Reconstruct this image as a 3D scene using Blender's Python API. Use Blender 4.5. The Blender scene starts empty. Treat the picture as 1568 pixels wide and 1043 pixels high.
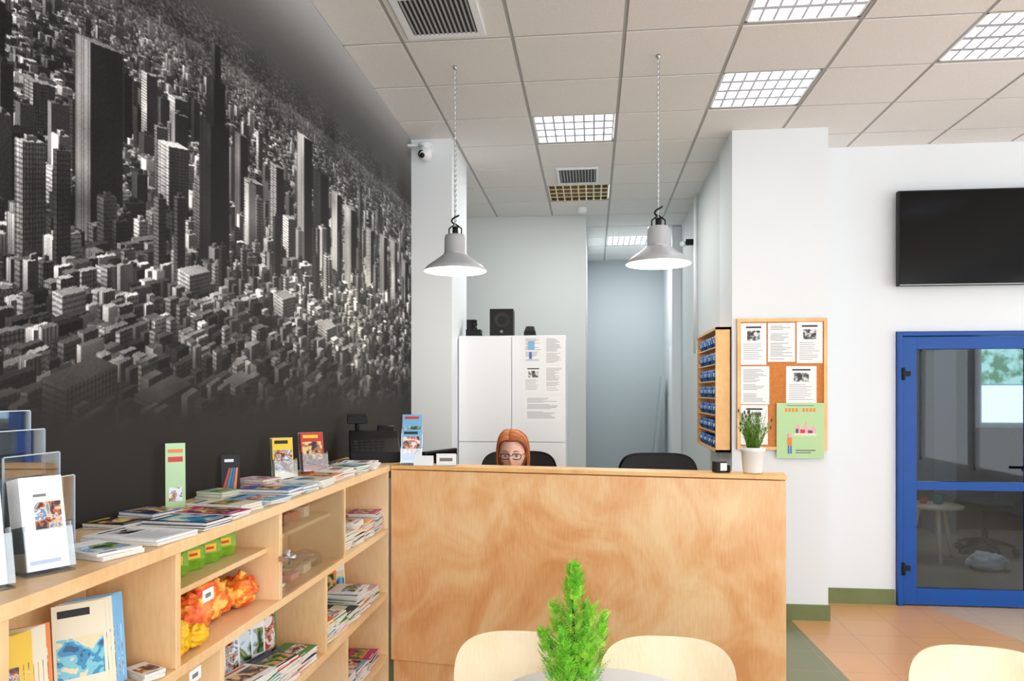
import bpy, math, random
import numpy as np
from mathutils import Matrix, Vector, noise
random.seed(7); rng=np.random.default_rng(5)
scene=bpy.context.scene
COL=scene.collection
def lin(c):
    c=c/255.0
    return c/12.92 if c<=0.04045 else ((c+0.055)/1.055)**2.4
def C(r,g,b): return (lin(r),lin(g),lin(b),1)
# ---------------------------------------------------------------- materials
def newmat(name):
    m=bpy.data.materials.new(name); m.use_nodes=True
    nt=m.node_tree; return m,nt,nt.nodes['Principled BSDF']
def mat(name,col,rough=.5,metal=0,emis=None,es=0,var=0,scale=8,bump=0,bscale=60,spec=.5):
    m,nt,b=newmat(name)
    b.inputs['Base Color'].default_value=col; b.inputs['Roughness'].default_value=rough
    b.inputs['Metallic'].default_value=metal; b.inputs['Specular IOR Level'].default_value=spec
    tc=nt.nodes.new('ShaderNodeTexCoord')
    if emis: b.inputs['Emission Color'].default_value=emis; b.inputs['Emission Strength'].default_value=es
    if var:
        n=nt.nodes.new('ShaderNodeTexNoise'); n.inputs['Scale'].default_value=scale; n.inputs['Detail'].default_value=4
        nt.links.new(tc.outputs['Object'],n.inputs['Vector'])
        r=nt.nodes.new('ShaderNodeValToRGB')
        r.color_ramp.elements[0].position=.3; r.color_ramp.elements[1].position=.7
        r.color_ramp.elements[0].color=tuple(max(0,x*(1-var)) for x in col[:3])+(1,)
        r.color_ramp.elements[1].color=tuple(min(1,x*(1+var)) for x in col[:3])+(1,)
        nt.links.new(n.outputs['Fac'],r.inputs['Fac']); nt.links.new(r.outputs['Color'],b.inputs['Base Color'])
    if bump:
        n=nt.nodes.new('ShaderNodeTexNoise'); n.inputs['Scale'].default_value=bscale; n.inputs['Detail'].default_value=6
        nt.links.new(tc.outputs['Object'],n.inputs['Vector'])
        bp=nt.nodes.new('ShaderNodeBump'); bp.inputs['Strength'].default_value=bump; bp.inputs['Distance'].default_value=.01
        nt.links.new(n.outputs['Fac'],bp.inputs['Height']); nt.links.new(bp.outputs['Normal'],b.inputs['Normal'])
    return m
def wood(name,cd,cm,cl,sc=(1,1,1),wscale=1.2,dist=6,rough=.35):
    m,nt,b=newmat(name); b.inputs['Roughness'].default_value=rough
    tc=nt.nodes.new('ShaderNodeTexCoord'); mp=nt.nodes.new('ShaderNodeMapping'); mp.inputs['Scale'].default_value=sc
    nt.links.new(tc.outputs['Object'],mp.inputs['Vector'])
    n1=nt.nodes.new('ShaderNodeTexNoise'); n1.inputs['Scale'].default_value=wscale; n1.inputs['Detail'].default_value=3; n1.inputs['Distortion'].default_value=dist*.25
    nt.links.new(mp.outputs['Vector'],n1.inputs['Vector'])
    mp2=nt.nodes.new('ShaderNodeMapping'); mp2.inputs['Scale'].default_value=(sc[0]*10,sc[1]*10,sc[2]*1.5)
    nt.links.new(tc.outputs['Object'],mp2.inputs['Vector'])
    n2=nt.nodes.new('ShaderNodeTexNoise'); n2.inputs['Scale'].default_value=6; n2.inputs['Detail'].default_value=6
    nt.links.new(mp2.outputs['Vector'],n2.inputs['Vector'])
    mx=nt.nodes.new('ShaderNodeMath'); mx.operation='MULTIPLY_ADD'; mx.inputs[1].default_value=.26
    ml=nt.nodes.new('ShaderNodeMath'); ml.operation='MULTIPLY'; ml.inputs[1].default_value=.76
    nt.links.new(n1.outputs['Fac'],ml.inputs[0]); nt.links.new(n2.outputs['Fac'],mx.inputs[0]); nt.links.new(ml.outputs[0],mx.inputs[2])
    r=nt.nodes.new('ShaderNodeValToRGB'); e=r.color_ramp.elements
    e[0].position=.33; e[0].color=cd; e[1].position=.66; e[1].color=cl; k=e.new(.48); k.color=cm
    nt.links.new(mx.outputs[0],r.inputs['Fac']); nt.links.new(r.outputs['Color'],b.inputs['Base Color'])
    return m
def photo(name,cols,scale=25,seed=0):
    m,nt,b=newmat(name); b.inputs['Roughness'].default_value=.35
    tc=nt.nodes.new('ShaderNodeTexCoord'); mp=nt.nodes.new('ShaderNodeMapping'); mp.inputs['Location'].default_value=(seed*3.1,seed,seed*1.7)
    nt.links.new(tc.outputs['Object'],mp.inputs['Vector'])
    n=nt.nodes.new('ShaderNodeTexNoise'); n.inputs['Scale'].default_value=scale; n.inputs['Detail'].default_value=3; n.inputs['Distortion'].default_value=.6
    nt.links.new(mp.outputs['Vector'],n.inputs['Vector'])
    r=nt.nodes.new('ShaderNodeValToRGB'); r.color_ramp.interpolation='CONSTANT'; e=r.color_ramp.elements
    e[0].position=0; e[0].color=cols[0]; e[1].position=.4; e[1].color=cols[1]
    p=.4
    for c in cols[2:]:
        p+=.2/(len(cols)-1); k=e.new(p); k.color=c
    nt.links.new(n.outputs['Fac'],r.inputs['Fac']); nt.links.new(r.outputs['Color'],b.inputs['Base Color'])
    return m
def clear(name,tint=(1,1,1,1),gl=.12,rough=.02):
    m=bpy.data.materials.new(name); m.use_nodes=True; nt=m.node_tree; nt.nodes.clear()
    o=nt.nodes.new('ShaderNodeOutputMaterial'); t=nt.nodes.new('ShaderNodeBsdfTransparent'); t.inputs[0].default_value=tint
    g=nt.nodes.new('ShaderNodeBsdfGlossy'); g.inputs['Roughness'].default_value=rough
    f=nt.nodes.new('ShaderNodeLayerWeight'); f.inputs['Blend'].default_value=.3
    a=nt.nodes.new('ShaderNodeMath'); a.operation='MULTIPLY_ADD'; a.inputs[1].default_value=.5; a.inputs[2].default_value=gl; a.use_clamp=True
    nt.links.new(f.outputs['Fresnel'],a.inputs[0])
    x=nt.nodes.new('ShaderNodeMixShader'); nt.links.new(a.outputs[0],x.inputs[0]); nt.links.new(t.outputs[0],x.inputs[1]); nt.links.new(g.outputs[0],x.inputs[2])
    nt.links.new(x.outputs[0],o.inputs[0]); return m
M_white=mat('wall_paint_white',C(231,236,240),.7,bump=.05,bscale=150)
M_cool=mat('wall_paint_cool',C(214,219,220),.7,bump=.05,bscale=150)
M_blueg=mat('wall_paint_bluegrey',C(176,186,190),.7)
M_greyw=mat('wall_grey',C(120,120,118),.5)
M_darkroom=mat('dark_room_paint',C(54,56,60),.8)
M_tile=mat('ceiling_tile',C(234,232,229),.9,var=.04,scale=90,bump=.3,bscale=180)
M_tbar=mat('ceiling_grid_metal',C(170,168,165),.5)
M_olive=mat('olive_skirting',C(112,122,76),.5,var=.08)
M_birch=wood('birch_shelf',C(228,182,128),C(241,203,154),C(247,219,178),(1.5,1,2),1.0,4)
M_ply=wood('birch_counter_panel',C(224,156,98),C(238,182,126),C(247,211,160),(2.0,2.0,1.5),1.8,7,.3)
M_plypale=wood('pale_birch_chair',C(236,212,172),C(244,226,192),C(248,234,206),(2,2,2),1.2,4,.35)
M_edge=mat('plywood_edge',C(236,196,140),.5,var=.1,scale=40)
M_orwood=wood('orange_wood_frame',C(230,170,100),C(240,186,116),C(245,200,134),(3,3,3),2,4)
M_cork=mat('cork_orange',C(206,128,62),.8,var=.12,scale=60)
M_black=mat('black_plastic',C(20,20,22),.5,spec=.25)
M_keys=mat('dark_keys',C(44,44,48),.5,spec=.25)
M_fabric=mat('black_fabric',C(28,29,32),.85,bump=.3,bscale=300)
M_screen=mat('tv_screen',C(3,3,4),.12,spec=.22)
M_metal=mat('silver_metal',C(190,192,194),.3,.9)
M_lampgrey=mat('lamp_grey_enamel',C(190,192,196),.35,.2)
M_lampin=mat('lamp_opal_inner',C(255,250,235),.4,emis=C(255,236,196),es=.4)
M_emit=mat('fluorescent_glow',C(255,255,255),.5,emis=(1,.98,1,1),es=5)
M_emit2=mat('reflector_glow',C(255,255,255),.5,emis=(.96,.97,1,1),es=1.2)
M_louv=mat('louvre_white',C(200,202,212),.35,.2)
M_gold=mat('louvre_gold',C(226,206,160),.15,.9)
M_blue=mat('blue_door_frame',C(18,78,158),.35,var=.04,spec=.3)
M_wht=mat('white_lacquer',C(240,242,246),.35)
M_paper=mat('paper_white',C(244,245,247),.6)
M_pages=mat('page_edges',C(226,222,214),.8,var=.08,scale=200)
M_ink=mat('ink_grey',C(120,124,130),.7)
M_inkd=mat('ink_dark',C(40,42,46),.7)
M_acr=clear('clear_acrylic',(.93,.96,.98,1),.14)
M_glass=clear('door_glass',(.66,.72,.76,1),.025)
M_cglass=clear('case_glass',(.95,.97,.96,1),.03)
M_terr=mat('plant_pot_white',C(240,240,238),.35)
M_soil=mat('soil',C(50,36,26),.95,var=.3,scale=80)
def P(n,r,g,b,ro=.4): return mat(n,C(r,g,b),ro)
PAL=[P('print_red',206,40,36),P('print_blue',30,104,190),P('print_lightblue',120,184,226),P('print_yellow',246,206,50),P('print_green',66,140,62),P('print_teal',30,140,146),P('print_magenta',190,40,120),P('print_orange',236,130,40),P('print_navy',24,40,88),P('print_cream',240,230,204),P('print_black',28,28,30),P('print_pink',240,170,180)]
PH=[photo('photo_landscape',[C(30,60,30),C(80,130,60),C(180,170,120),C(120,180,225),C(220,235,245)],22,1),
    photo('photo_town',[C(60,40,35),C(170,90,60),C(225,190,150),C(90,140,190),C(235,240,245)],40,2),
    photo('photo_beach',[C(20,80,130),C(40,140,190),C(120,200,220),C(235,220,180)],18,3),
    photo('photo_people',[C(30,25,30),C(150,90,60),C(225,180,150),C(200,60,60),C(240,235,230)],35,4),
    photo('photo_bw',[C(15,15,15),C(80,80,80),C(150,150,150),C(225,225,225)],35,5),
    photo('photo_night',[C(10,12,30),C(40,30,80),C(190,120,60),C(240,210,140)],30,6),
    photo('photo_garden',[C(20,50,20),C(60,110,40),C(120,160,70),C(220,150,120)],30,7)]
# ---------------------------------------------------------------- mesh builder
class B:
    def __init__(s): s.v=[];s.f=[];s.mi=[];s.sm=[];s.mats=[]
    def m(s,mt):
        if mt not in s.mats: s.mats.append(mt)
        return s.mats.index(mt)
    def add(s,vs,fs,mt,M=None,smooth=False):
        o=len(s.v); 
        for v in vs:
            v=Vector(v)
            if M is not None: v=M@v
            s.v.append(tuple(v))
        i=s.m(mt)
        for f in fs: s.f.append(tuple(o+k for k in f)); s.mi.append(i); s.sm.append(smooth)
    def box(s,x0,x1,y0,y1,z0,z1,mt,M=None):
        vs=[(x,y,z) for z in (z0,z1) for y in (y0,y1) for x in (x0,x1)]
        s.add(vs,[(0,2,3,1),(4,5,7,6),(0,1,5,4),(2,6,7,3),(0,4,6,2),(1,3,7,5)],mt,M)
    def rect(s,x0,x1,z0,z1,y,mt,M=None):
        s.add([(x0,y,z0),(x1,y,z0),(x1,y,z1),(x0,y,z1)],[(0,1,2,3)],mt,M)
    def lathe(s,prof,mt,n=32,M=None,smooth=True):
        vs=[];fs=[]
        for r,z in prof:
            for i in range(n):
                a=2*math.pi*i/n; vs.append((r*math.cos(a),r*math.sin(a),z))
        for j in range(len(prof)-1):
            for i in range(n):
                k=(i+1)%n; fs.append((j*n+i,j*n+k,(j+1)*n+k,(j+1)*n+i))
        s.add(vs,fs,mt,M,smooth)
    def tube(s,pts,r,mt,n=8,M=None,closed=False):
        pts=[Vector(p) for p in pts]; L=len(pts)
        rr=r if isinstance(r,(list,tuple)) else [r]*L
        vs=[];fs=[];up=None
        for i,p in enumerate(pts):
            if closed: t=pts[(i+1)%L]-pts[i-1]
            else: t=pts[min(i+1,L-1)]-pts[max(i-1,0)]
            if t.length<1e-9: t=Vector((0,0,1))
            t.normalize()
            if up is None:
                up=Vector((0,0,1)) if abs(t.z)<.9 else Vector((1,0,0))
            a=up-t*up.dot(t)
            if a.length<1e-5: a=t.orthogonal()
            a.normalize(); b=t.cross(a); up=a
            for k in range(n):
                th=2*math.pi*k/n; vs.append(p+(a*math.cos(th)+b*math.sin(th))*rr[i])
        for i in range(L if closed else L-1):
            j=(i+1)%L
            for k in range(n):
                q=(k+1)%n; fs.append((i*n+k,i*n+q,j*n+q,j*n+k))
        if not closed:
            fs.append(tuple(range(n-1,-1,-1))); fs.append(tuple((L-1)*n+k for k in range(n)))
        s.add(vs,fs,mt,M,True)
    def ell(s,c,r,mt,n=24,m=16,fn=None,M=None):
        vs=[];fs=[]
        for j in range(m+1):
            ph=math.pi*j/m
            for i in range(n):
                th=2*math.pi*i/n; d=Vector((math.sin(ph)*math.cos(th),math.sin(ph)*math.sin(th),math.cos(ph)))
                p=Vector((d.x*r[0],d.y*r[1],d.z*r[2]))
                if fn: p=fn(d,p)
                vs.append(p+Vector(c))
        for j in range(m):
            for i in range(n):
                k=(i+1)%n; fs.append((j*n+i,(j+1)*n+i,(j+1)*n+k,j*n+k))
        s.add(vs,fs,mt,M,True)
    def panel(s,w,h,curve,th,mt,M=None,n=18,e=5,lean=0,mt2=None):
        vs=[];fs=[];N=n+1
        for side in (0,1):
            for j in range(N):
                for i in range(N):
                    u=-1+2*i/n; v=-1+2*j/n
                    k=max(abs(u),abs(v)); q=(abs(u)**e+abs(v)**e)**(1/e)
                    f=k/q if q>0 else 1
                    x=u*f*w/2; z=v*f*h/2
                    y=-curve*(x/(w/2))**2+lean*z+(th if side else 0)
                    vs.append((x,y,z))
        O=N*N
        for j in range(n):
            for i in range(n):
                a=j*N+i; fs.append((a,a+1,a+N+1,a+N)); fs.append((O+a,O+a+N,O+a+N+1,O+a+1))
        s.add(vs,fs,mt,M,True)
        rim=[i for i in range(N)]+[j*N+n for j in range(1,N)]+[n*N+i for i in range(n-1,-1,-1)]+[j*N for j in range(n-1,0,-1)]
        rv=[vs[i] for i in rim]+[vs[O+i] for i in rim]; K=len(rim)
        s.add(rv,[(i,K+i,K+(i+1)%K,(i+1)%K) for i in range(K)],mt2 or mt,M)
    def obj(s,name,loc=(0,0,0),rz=0,bevel=0,parent=None):
        me=bpy.data.meshes.new(name); me.from_pydata(s.v,[],s.f)
        for m in s.mats: me.materials.append(m)
        me.polygons.foreach_set('material_index',s.mi); me.polygons.foreach_set('use_smooth',s.sm); me.update()
        o=bpy.data.objects.new(name,me); COL.objects.link(o); o.location=loc; o.rotation_euler=(0,0,rz)
        if bevel:
            b=o.modifiers.new('bev','BEVEL'); b.width=bevel; b.segments=2; b.limit_method='ANGLE'
        if parent: o.parent=parent
        return o
def T(x,y,z): return Matrix.Translation((x,y,z))
def RZ(a): return Matrix.Rotation(math.radians(a),4,'Z')
def RX(a): return Matrix.Rotation(math.radians(a),4,'X')
def RY(a): return Matrix.Rotation(math.radians(a),4,'Y')
def empty(name,loc=(0,0,0)):
    o=bpy.data.objects.new(name,None); COL.objects.link(o); o.location=loc; o.empty_display_size=.1; return o
def simplebox(name,x0,x1,y0,y1,z0,z1,mt,bevel=0):
    b=B(); b.box(x0,x1,y0,y1,z0,z1,mt); return b.obj(name,bevel=bevel)
# printed sheets: face -Y, base at z=0
def sheet(b,w,h,kind,seed,M,th=.0012):
    r=random.Random(seed); y=-.0006
    if kind=='text':
        b.box(-w/2,w/2,0,th,0,h,M_paper,M)
        z=h*.92
        while z>h*.08:
            if r.random()<.85:
                L=r.uniform(.4,.82); b.rect(-w*.41,-w*.41+w*L,z-h*.012,z,y,M_ink,M)
            z-=h*.04
    elif kind=='textphoto':
        b.box(-w/2,w/2,0,th,0,h,M_paper,M)
        b.rect(-w*.25,w*.25,h*.58,h*.82,y,PH[4],M); b.rect(-w*.3,w*.3,h*.88,h*.92,y,M_inkd,M)
        z=h*.5
        while z>h*.1:
            L=r.uniform(.5,.8); b.rect(-w*.4,-w*.4+w*L,z-h*.010,z,y,M_ink,M); z-=h*.05
    elif kind=='leaflet':
        b.box(-w/2,w/2,0,th,0,h,M_paper,M)
        b.rect(-w*.2,w*.42,h*.42,h*.72,y,PH[1],M); b.rect(-w*.2,w*.1,h*.78,h*.81,y,M_ink,M); b.rect(-w*.4,w*.3,h*.06,h*.10,y,PAL[1],M)
    else:
        base=r.choice(PAL) if kind=='cover' else kind
        if kind=='cover' and r.random()<.4: base=M_paper
        b.box(-w/2,w/2,0,th,0,h,base,M)
        z0=r.uniform(.05,.3); z1=r.uniform(.6,.8)
        b.rect(-w*.44,w*.44,h*z0,h*z1,y,r.choice([PH[0],PH[1],PH[2],PH[3],PH[5],PH[6]]),M)
        tm=r.choice([PAL[0],PAL[1],M_inkd,M_paper,PAL[3]])
        b.rect(-w*.4,w*r.uniform(.1,.4),h*.86,h*.94,y,tm,M)
        b.rect(-w*.4,w*r.uniform(-.1,.3),h*.04,h*.04+h*.03,y,M_inkd if base is M_paper else M_paper,M)
FL=RX(-90)
def stack(b,x,y,z,w,h,n,seed,ang=0,kind='cover'):
    r=random.Random(seed); zz=z
    for i in range(n):
        t=r.uniform(.003,.008); a=ang+r.uniform(-6,6); dx=r.uniform(-.006,.006)
        Mx=T(x+dx,y+r.uniform(-.006,.006),zz)@RZ(a)
        b.box(-w/2,w/2,-h/2,h/2,0,t,M_pages,Mx)
        sheet(b,w*1.004,h*1.004,kind,seed*31+i,Mx@T(0,-h*.502,t+.0013)@FL)
        zz+=t+.002
    return zz
# ---------------------------------------------------------------- room shell
m,nt,bs=newmat('floor_tiles_zoned'); bs.inputs['Roughness'].default_value=.28
g=nt.nodes.new('ShaderNodeNewGeometry'); sp=nt.nodes.new('ShaderNodeSeparateXYZ'); nt.links.new(g.outputs['Position'],sp.inputs[0])
def mth(op,a,b2=None,c=None):
    n=nt.nodes.new('ShaderNodeMath'); n.operation=op
    for i,q in enumerate((a,b2,c)):
        if q is None: continue
        if isinstance(q,(int,float)): n.inputs[i].default_value=q
        else: nt.links.new(q,n.inputs[i])
    return n.outputs[0]
isor=mth('GREATER_THAN',sp.outputs[0],mth('MULTIPLY_ADD',sp.outputs[1],-.03,1.5))
isbe=mth('GREATER_THAN',sp.outputs[0],mth('MULTIPLY_ADD',sp.outputs[1],-.34,4.33))
def mix(f,a,c):
    n=nt.nodes.new('ShaderNodeMix'); n.data_type='RGBA'; nt.links.new(f,n.inputs[0])
    for i,q in ((6,a),(7,c)):
        if isinstance(q,tuple): n.inputs[i].default_value=q
        else: nt.links.new(q,n.inputs[i])
    return n.outputs[2]
c1=mix(isor,C(118,122,86),C(214,160,108)); c2=mix(isbe,c1,C(202,176,146))
fx=mth('FRACT',mth('DIVIDE',sp.outputs[0],.33)); fy=mth('FRACT',mth('DIVIDE',sp.outputs[1],.33))
gl=mth('MAXIMUM',mth('LESS_THAN',fx,.012),mth('LESS_THAN',fy,.012))
c3=mix(gl,c2,C(165,132,102)); nt.links.new(c3,bs.inputs['Base Color'])
M_floor=m
H=3.35
simplebox('floor',-2.3,5.4,-1.5,10.5,-.1,0,M_floor)
simplebox('wall_left',-1.5,-1.286,-1.5,5.2,0,H,M_greyw)
simplebox('column_left',-1.5,-.99,5.2,5.82,0,H,M_white)
simplebox('wall_alcove_left',-2.3,-2.2,5.0,7.6,0,H,M_cool)
simplebox('wall_alcove_front',-2.2,-1.5,5.72,5.82,0,H,M_cool)
simplebox('wall_back',-2.3,-.065,7.6,7.7,0,H,M_cool)
simplebox('wall_corridor_left',-.165,-.065,7.7,10.25,0,H,M_blueg)
simplebox('wall_corridor_back',-.165,1.06,10.25,10.35,0,H,M_blueg)
simplebox('wall_corridor_right',.955,1.055,5.75,10.25,0,H,M_cool)
simplebox('column_right',.955,1.59,5.25,5.75,0,H,M_white)
b=B(); b.box(1.59,2.2,5.7,5.8,0,H,M_white); b.box(2.2,3.22,5.7,5.8,1.99,H,M_white); b.box(3.22,5.4,5.7,5.8,0,H,M_white); b.obj('wall_right_back')
b=B(); b.box(5.3,5.4,-1.5,5.7,0,.45,M_white); b.box(5.3,5.4,-1.5,5.7,3.0,H,M_white)
for y in (-1.5,.2,1.9,3.6): b.box(5.3,5.4,y,y+.12,.45,3.0,M_white)
b.box(5.3,5.4,5.3,5.7,.45,3.0,M_white); b.obj('wall_right_side')
b=B()
for (ya,yc) in ((-1.38,.2),(.32,1.9),(2.02,3.6),(3.72,5.3)):
    b.box(5.32,5.37,ya,ya+.05,.45,3.0,M_wht); b.box(5.32,5.37,yc-.05,yc,.45,3.0,M_wht); b.box(5.32,5.37,ya,yc,.45,.5,M_wht); b.box(5.32,5.37,ya,yc,2.95,3.0,M_wht); b.box(5.32,5.37,ya,yc,2.2,2.25,M_wht)
b.obj('window_2')
b=B(); b.box(1.06,5.4,8.9,9.0,0,H,M_darkroom); b.box(5.3,5.4,5.8,8.9,0,H,M_darkroom); b.box(1.06,5.3,5.8,8.9,2.9,2.95,M_darkroom); b.obj('wall_side_room')
simplebox('baseboard_right',1.6,2.19,5.685,5.6995,0,.11,M_olive)
simplebox('baseboard_column_right',.955,1.6,5.235,5.2495,0,.105,M_olive)
simplebox('baseboard_corridor',.94,.9545,5.25,10.2,0,.1,M_olive)
simplebox('baseboard_back',-.98,-.07,7.585,7.5995,0,.1,M_olive)
# ceiling grid
GX=[.16+.565*k for k in range(-5,10)]; GY=[4.85+.55*k for k in range(-12,11)]
def cell(x,y):
    i=max(k for k in range(len(GX)) if GX[k]<=x); j=max(k for k in range(len(GY)) if GY[k]<=y); return i,j
lights=[(-.1,5.1),(1.0,4.6),(1.0,3.5),(2.1,4.0),(.4,9.0),(2.1,2.4),(-.1,2.4),(1.0,1.3),(3.3,3.5)]
LC={cell(*p) for p in lights}; GC=cell(-.1,6.8)
b=B()
for i in range(len(GX)-1):
    for j in range(len(GY)-1):
        if (i,j) in LC or (i,j)==GC: continue
        x0,x1,y0,y1=GX[i]+.010,GX[i+1]-.010,GY[j]+.010,GY[j+1]-.010
        b.box(x0,x1,y0,y1,H-.004,H+.012,M_tile)
for x in GX: b.box(x-.0105,x+.0105,GY[0],GY[-1],H,H+.02,M_tbar)
for y in GY: b.box(GX[0],GX[-1],y-.0105,y+.0105,H+.001,H+.021,M_tbar)
b.obj('ceiling')
def fixture(c,emit,lou,nx=8,ny=4):
    i,j=c; x0,x1,y0,y1=GX[i]+.014,GX[i+1]-.014,GY[j]+.014,GY[j+1]-.014
    b=B(); z=H+.004
    b.box(x0,x1,y0,y1,z+.09,z+.10,M_wht)
    for (a,c2,d,e) in ((x0,x0+.012,y0,y1),(x1-.012,x1,y0,y1),(x0,x1,y0,y0+.012),(x0,x1,y1-.012,y1)): b.box(a,c2,d,e,z-.002,z+.09,M_wht if emit else lou)
    ny_=ny
    for k in range(ny_):
        yy=y0+(k+.5)*(y1-y0)/ny_
        b.tube([(x0+.02,yy,z+.07),(x1-.02,yy,z+.07)],.013,M_emit if emit else M_lampgrey,10)
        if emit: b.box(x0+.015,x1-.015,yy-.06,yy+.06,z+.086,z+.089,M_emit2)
    for k in range(1,nx):
        xx=x0+k*(x1-x0)/nx; b.add([(xx-.006,y0,z),(xx+.006,y0,z),(xx+.001,y0,z+.045),(xx-.001,y0,z+.045),(xx-.006,y1,z),(xx+.006,y1,z),(xx+.001,y1,z+.045),(xx-.001,y1,z+.045)],[(0,1,5,4),(1,2,6,5),(2,3,7,6),(3,0,4,7)],lou)
    for k in range(1,ny):
        yy=y0+k*(y1-y0)/ny
        b.add([(x0,yy-.014,z-.001),(x0,yy+.014,z-.001),(x0,yy+.003,z+.055),(x0,yy-.003,z+.055),(x1,yy-.014,z-.001),(x1,yy+.014,z-.001),(x1,yy+.003,z+.055),(x1,yy-.003,z+.055)],[(0,4,5,1),(1,5,6,2),(2,6,7,3),(3,7,4,0)],lou)
    b.obj('ceiling_light_fixture')
for c in sorted(LC): fixture(c,True,M_louv)
fixture(GC,False,M_gold,8,4)
def vent(x0,x1,y0,y1,n):
    b=B(); z=H-.004; f=.035 if x1-x0>.36 else .02
    M_v=M_wht
    for (a,c2,d,e) in ((x0,x0+f,y0,y1),(x1-f,x1,y0,y1),(x0+f,x1-f,y0,y0+f),(x0+f,x1-f,y1-f,y1)): b.box(a,c2,d,e,z-.010,z-.0,M_v)
    b.box(x0+f,x1-f,y0+f,y1-f,z-.003,z-.001,M_black)
    for k in range(n):
        xx=x0+f+(k+.5)*(x1-x0-2*f)/n
        b.box(xx-.004,xx+.004,y0+f,y1-f,z-.009,z-.003,M_tbar)
    b.obj('ceiling_air_vent')
vent(-.925,-.53,3.29,3.70,14); vent(-.29,.05,5.99,6.42,12)
b=B(); b.lathe([(.0,-.05),(.035,-.048),(.045,-.03),(.05,-.005),(.05,0)],M_wht,24); b.obj('smoke_detector',(-.1,7.3,H-.005))
# ---------------------------------------------------------------- mural : projected aerial city print
y0m,y1m,z0m,z1m=.9,5.2,1.0,3.34
DY,DZ=.002,.002
NW=int((y1m-y0m)/DY); NH=int((z1m-z0m)/DZ)
yy=y0m+DY*(np.arange(NW)+.5); zz=z0m+DZ*(np.arange(NH)+.5)
HY=[.9,1.5,1.96,2.52,3.5,4.69,5.2]; HZ=[2.72,2.74,2.82,2.90,2.98,3.03,3.04]
def hor(y): return np.interp(y,HY,HZ)
def smooth(a,lo,hi):
    t=np.clip((a-lo)/(hi-lo),0,1); return t*t*(3-2*t)
def up(a,h,w):
    yi=np.linspace(0,a.shape[0]-1.001,h); xi=np.linspace(0,a.shape[1]-1.001,w)
    i=yi.astype(int); j=xi.astype(int); fy_=(yi-i)[:,None]; fx_=(xi-j)[None,:]
    return (a[i][:,j]*(1-fy_)*(1-fx_)+a[i+1][:,j]*fy_*(1-fx_)+a[i][:,j+1]*(1-fy_)*fx_+a[i+1][:,j+1]*fy_*fx_)
cv=.12+.34*up(rng.random((520,560)),NH,NW)**2
HC=300.0; FF=5.0
PH_=math.radians(38); E1=(math.cos(PH_),math.sin(PH_)); E2=(-math.sin(PH_),math.cos(PH_))
def proj(x,d,h):
    ym=3.0+FF*x/d; return ym, float(hor(ym))-FF*(HC-h)/d
def face(p0,p1,q0,q1,val,nf,nc_,mode):
    if p1[0]<=p0[0]: return
    j0=max(0,int((p0[0]-y0m)/DY)); j1=min(NW,int((p1[0]-y0m)/DY)+1)
    if j1<=j0: return
    u=(yy[j0:j1]-p0[0])/(p1[0]-p0[0]); u=np.clip(u,0,1)
    zb=p0[1]+(p1[1]-p0[1])*u; zt=q0[1]+(q1[1]-q0[1])*u
    i0=max(0,int((min(zb.min(),zt.min())-z0m)/DZ)); i1=min(NH,int((max(zt.max(),zb.max())-z0m)/DZ)+1)
    if i1<=i0: return
    Zc=zz[i0:i1][:,None]; mk=(Zc>=zb[None,:])&(Zc<=zt[None,:])
    v=(Zc-zb[None,:])/np.maximum(1e-6,(zt-zb)[None,:])
    A=np.full(mk.shape,val)
    pxh=(zt-zb).mean()/DZ; pxw=(p1[0]-p0[0])/DY
    if mode in (1,3):
        n=min(nf,pxh/2.8)
        if n>=2: A=A*np.where((v*n)%1<.42,.6,1.0)
    if mode in (2,3):
        n=min(nc_,pxw/2.8)
        if n>=2: A=A*np.where((u[None,:]*n)%1<.45,.55,1.0)
    A=A*(.68+.40*v)*(1+.12*(rng.random(A.shape)-.5))
    sub=cv[i0:i1,j0:j1]; sub[mk]=A[mk]
def roof(P,val):
    xs=[p[0] for p in P]; zs_=[p[1] for p in P]
    j0=max(0,int((min(xs)-y0m)/DY)); j1=min(NW,int((max(xs)-y0m)/DY)+1); i0=max(0,int((min(zs_)-z0m)/DZ)); i1=min(NH,int((max(zs_)-z0m)/DZ)+1)
    if j1<=j0 or i1<=i0: return
    X=yy[j0:j1][None,:]; Zc=zz[i0:i1][:,None]; mk=np.ones((i1-i0,j1-j0),bool)
    for k in range(4):
        a=P[k]; b2=P[(k+1)%4]; mk&=((b2[0]-a[0])*(Zc-a[1])-(b2[1]-a[1])*(X-a[0]))>=-1e-7
    cv[i0:i1,j0:j1][mk]=(val*(1+.3*(rng.random(mk.shape)-.5)))[mk]
def building(cx,cd,a,b_,h,lit,dark,rf,mode,haze,gain,h0=0,rot=0.0):
    e1=(math.cos(PH_+rot),math.sin(PH_+rot)); e2=(-e1[1],e1[0])
    def cr(s,t): return cx+s*a*e1[0]+t*b_*e2[0], cd+s*a*e1[1]+t*b_*e2[1]
    Wc,Nc,Ec,Fc=cr(-1,1),cr(-1,-1),cr(1,-1),cr(1,1)
    base=[proj(*c,h0) for c in (Wc,Nc,Ec,Fc)]; top=[proj(*c,h0+h) for c in (Wc,Nc,Ec,Fc)]
    f=lambda v:(v*gain)*(1-haze)+.38*haze
    nf=h/3.8
    face(base[0],base[1],top[0],top[1],f(lit),nf,2*b_/3.5,mode); face(base[1],base[2],top[1],top[2],f(dark),nf,2*a/3.5,mode)
    if h0+h<HC: roof([top[1],top[2],top[3],top[0]],f(rf))
L=[]
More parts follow.
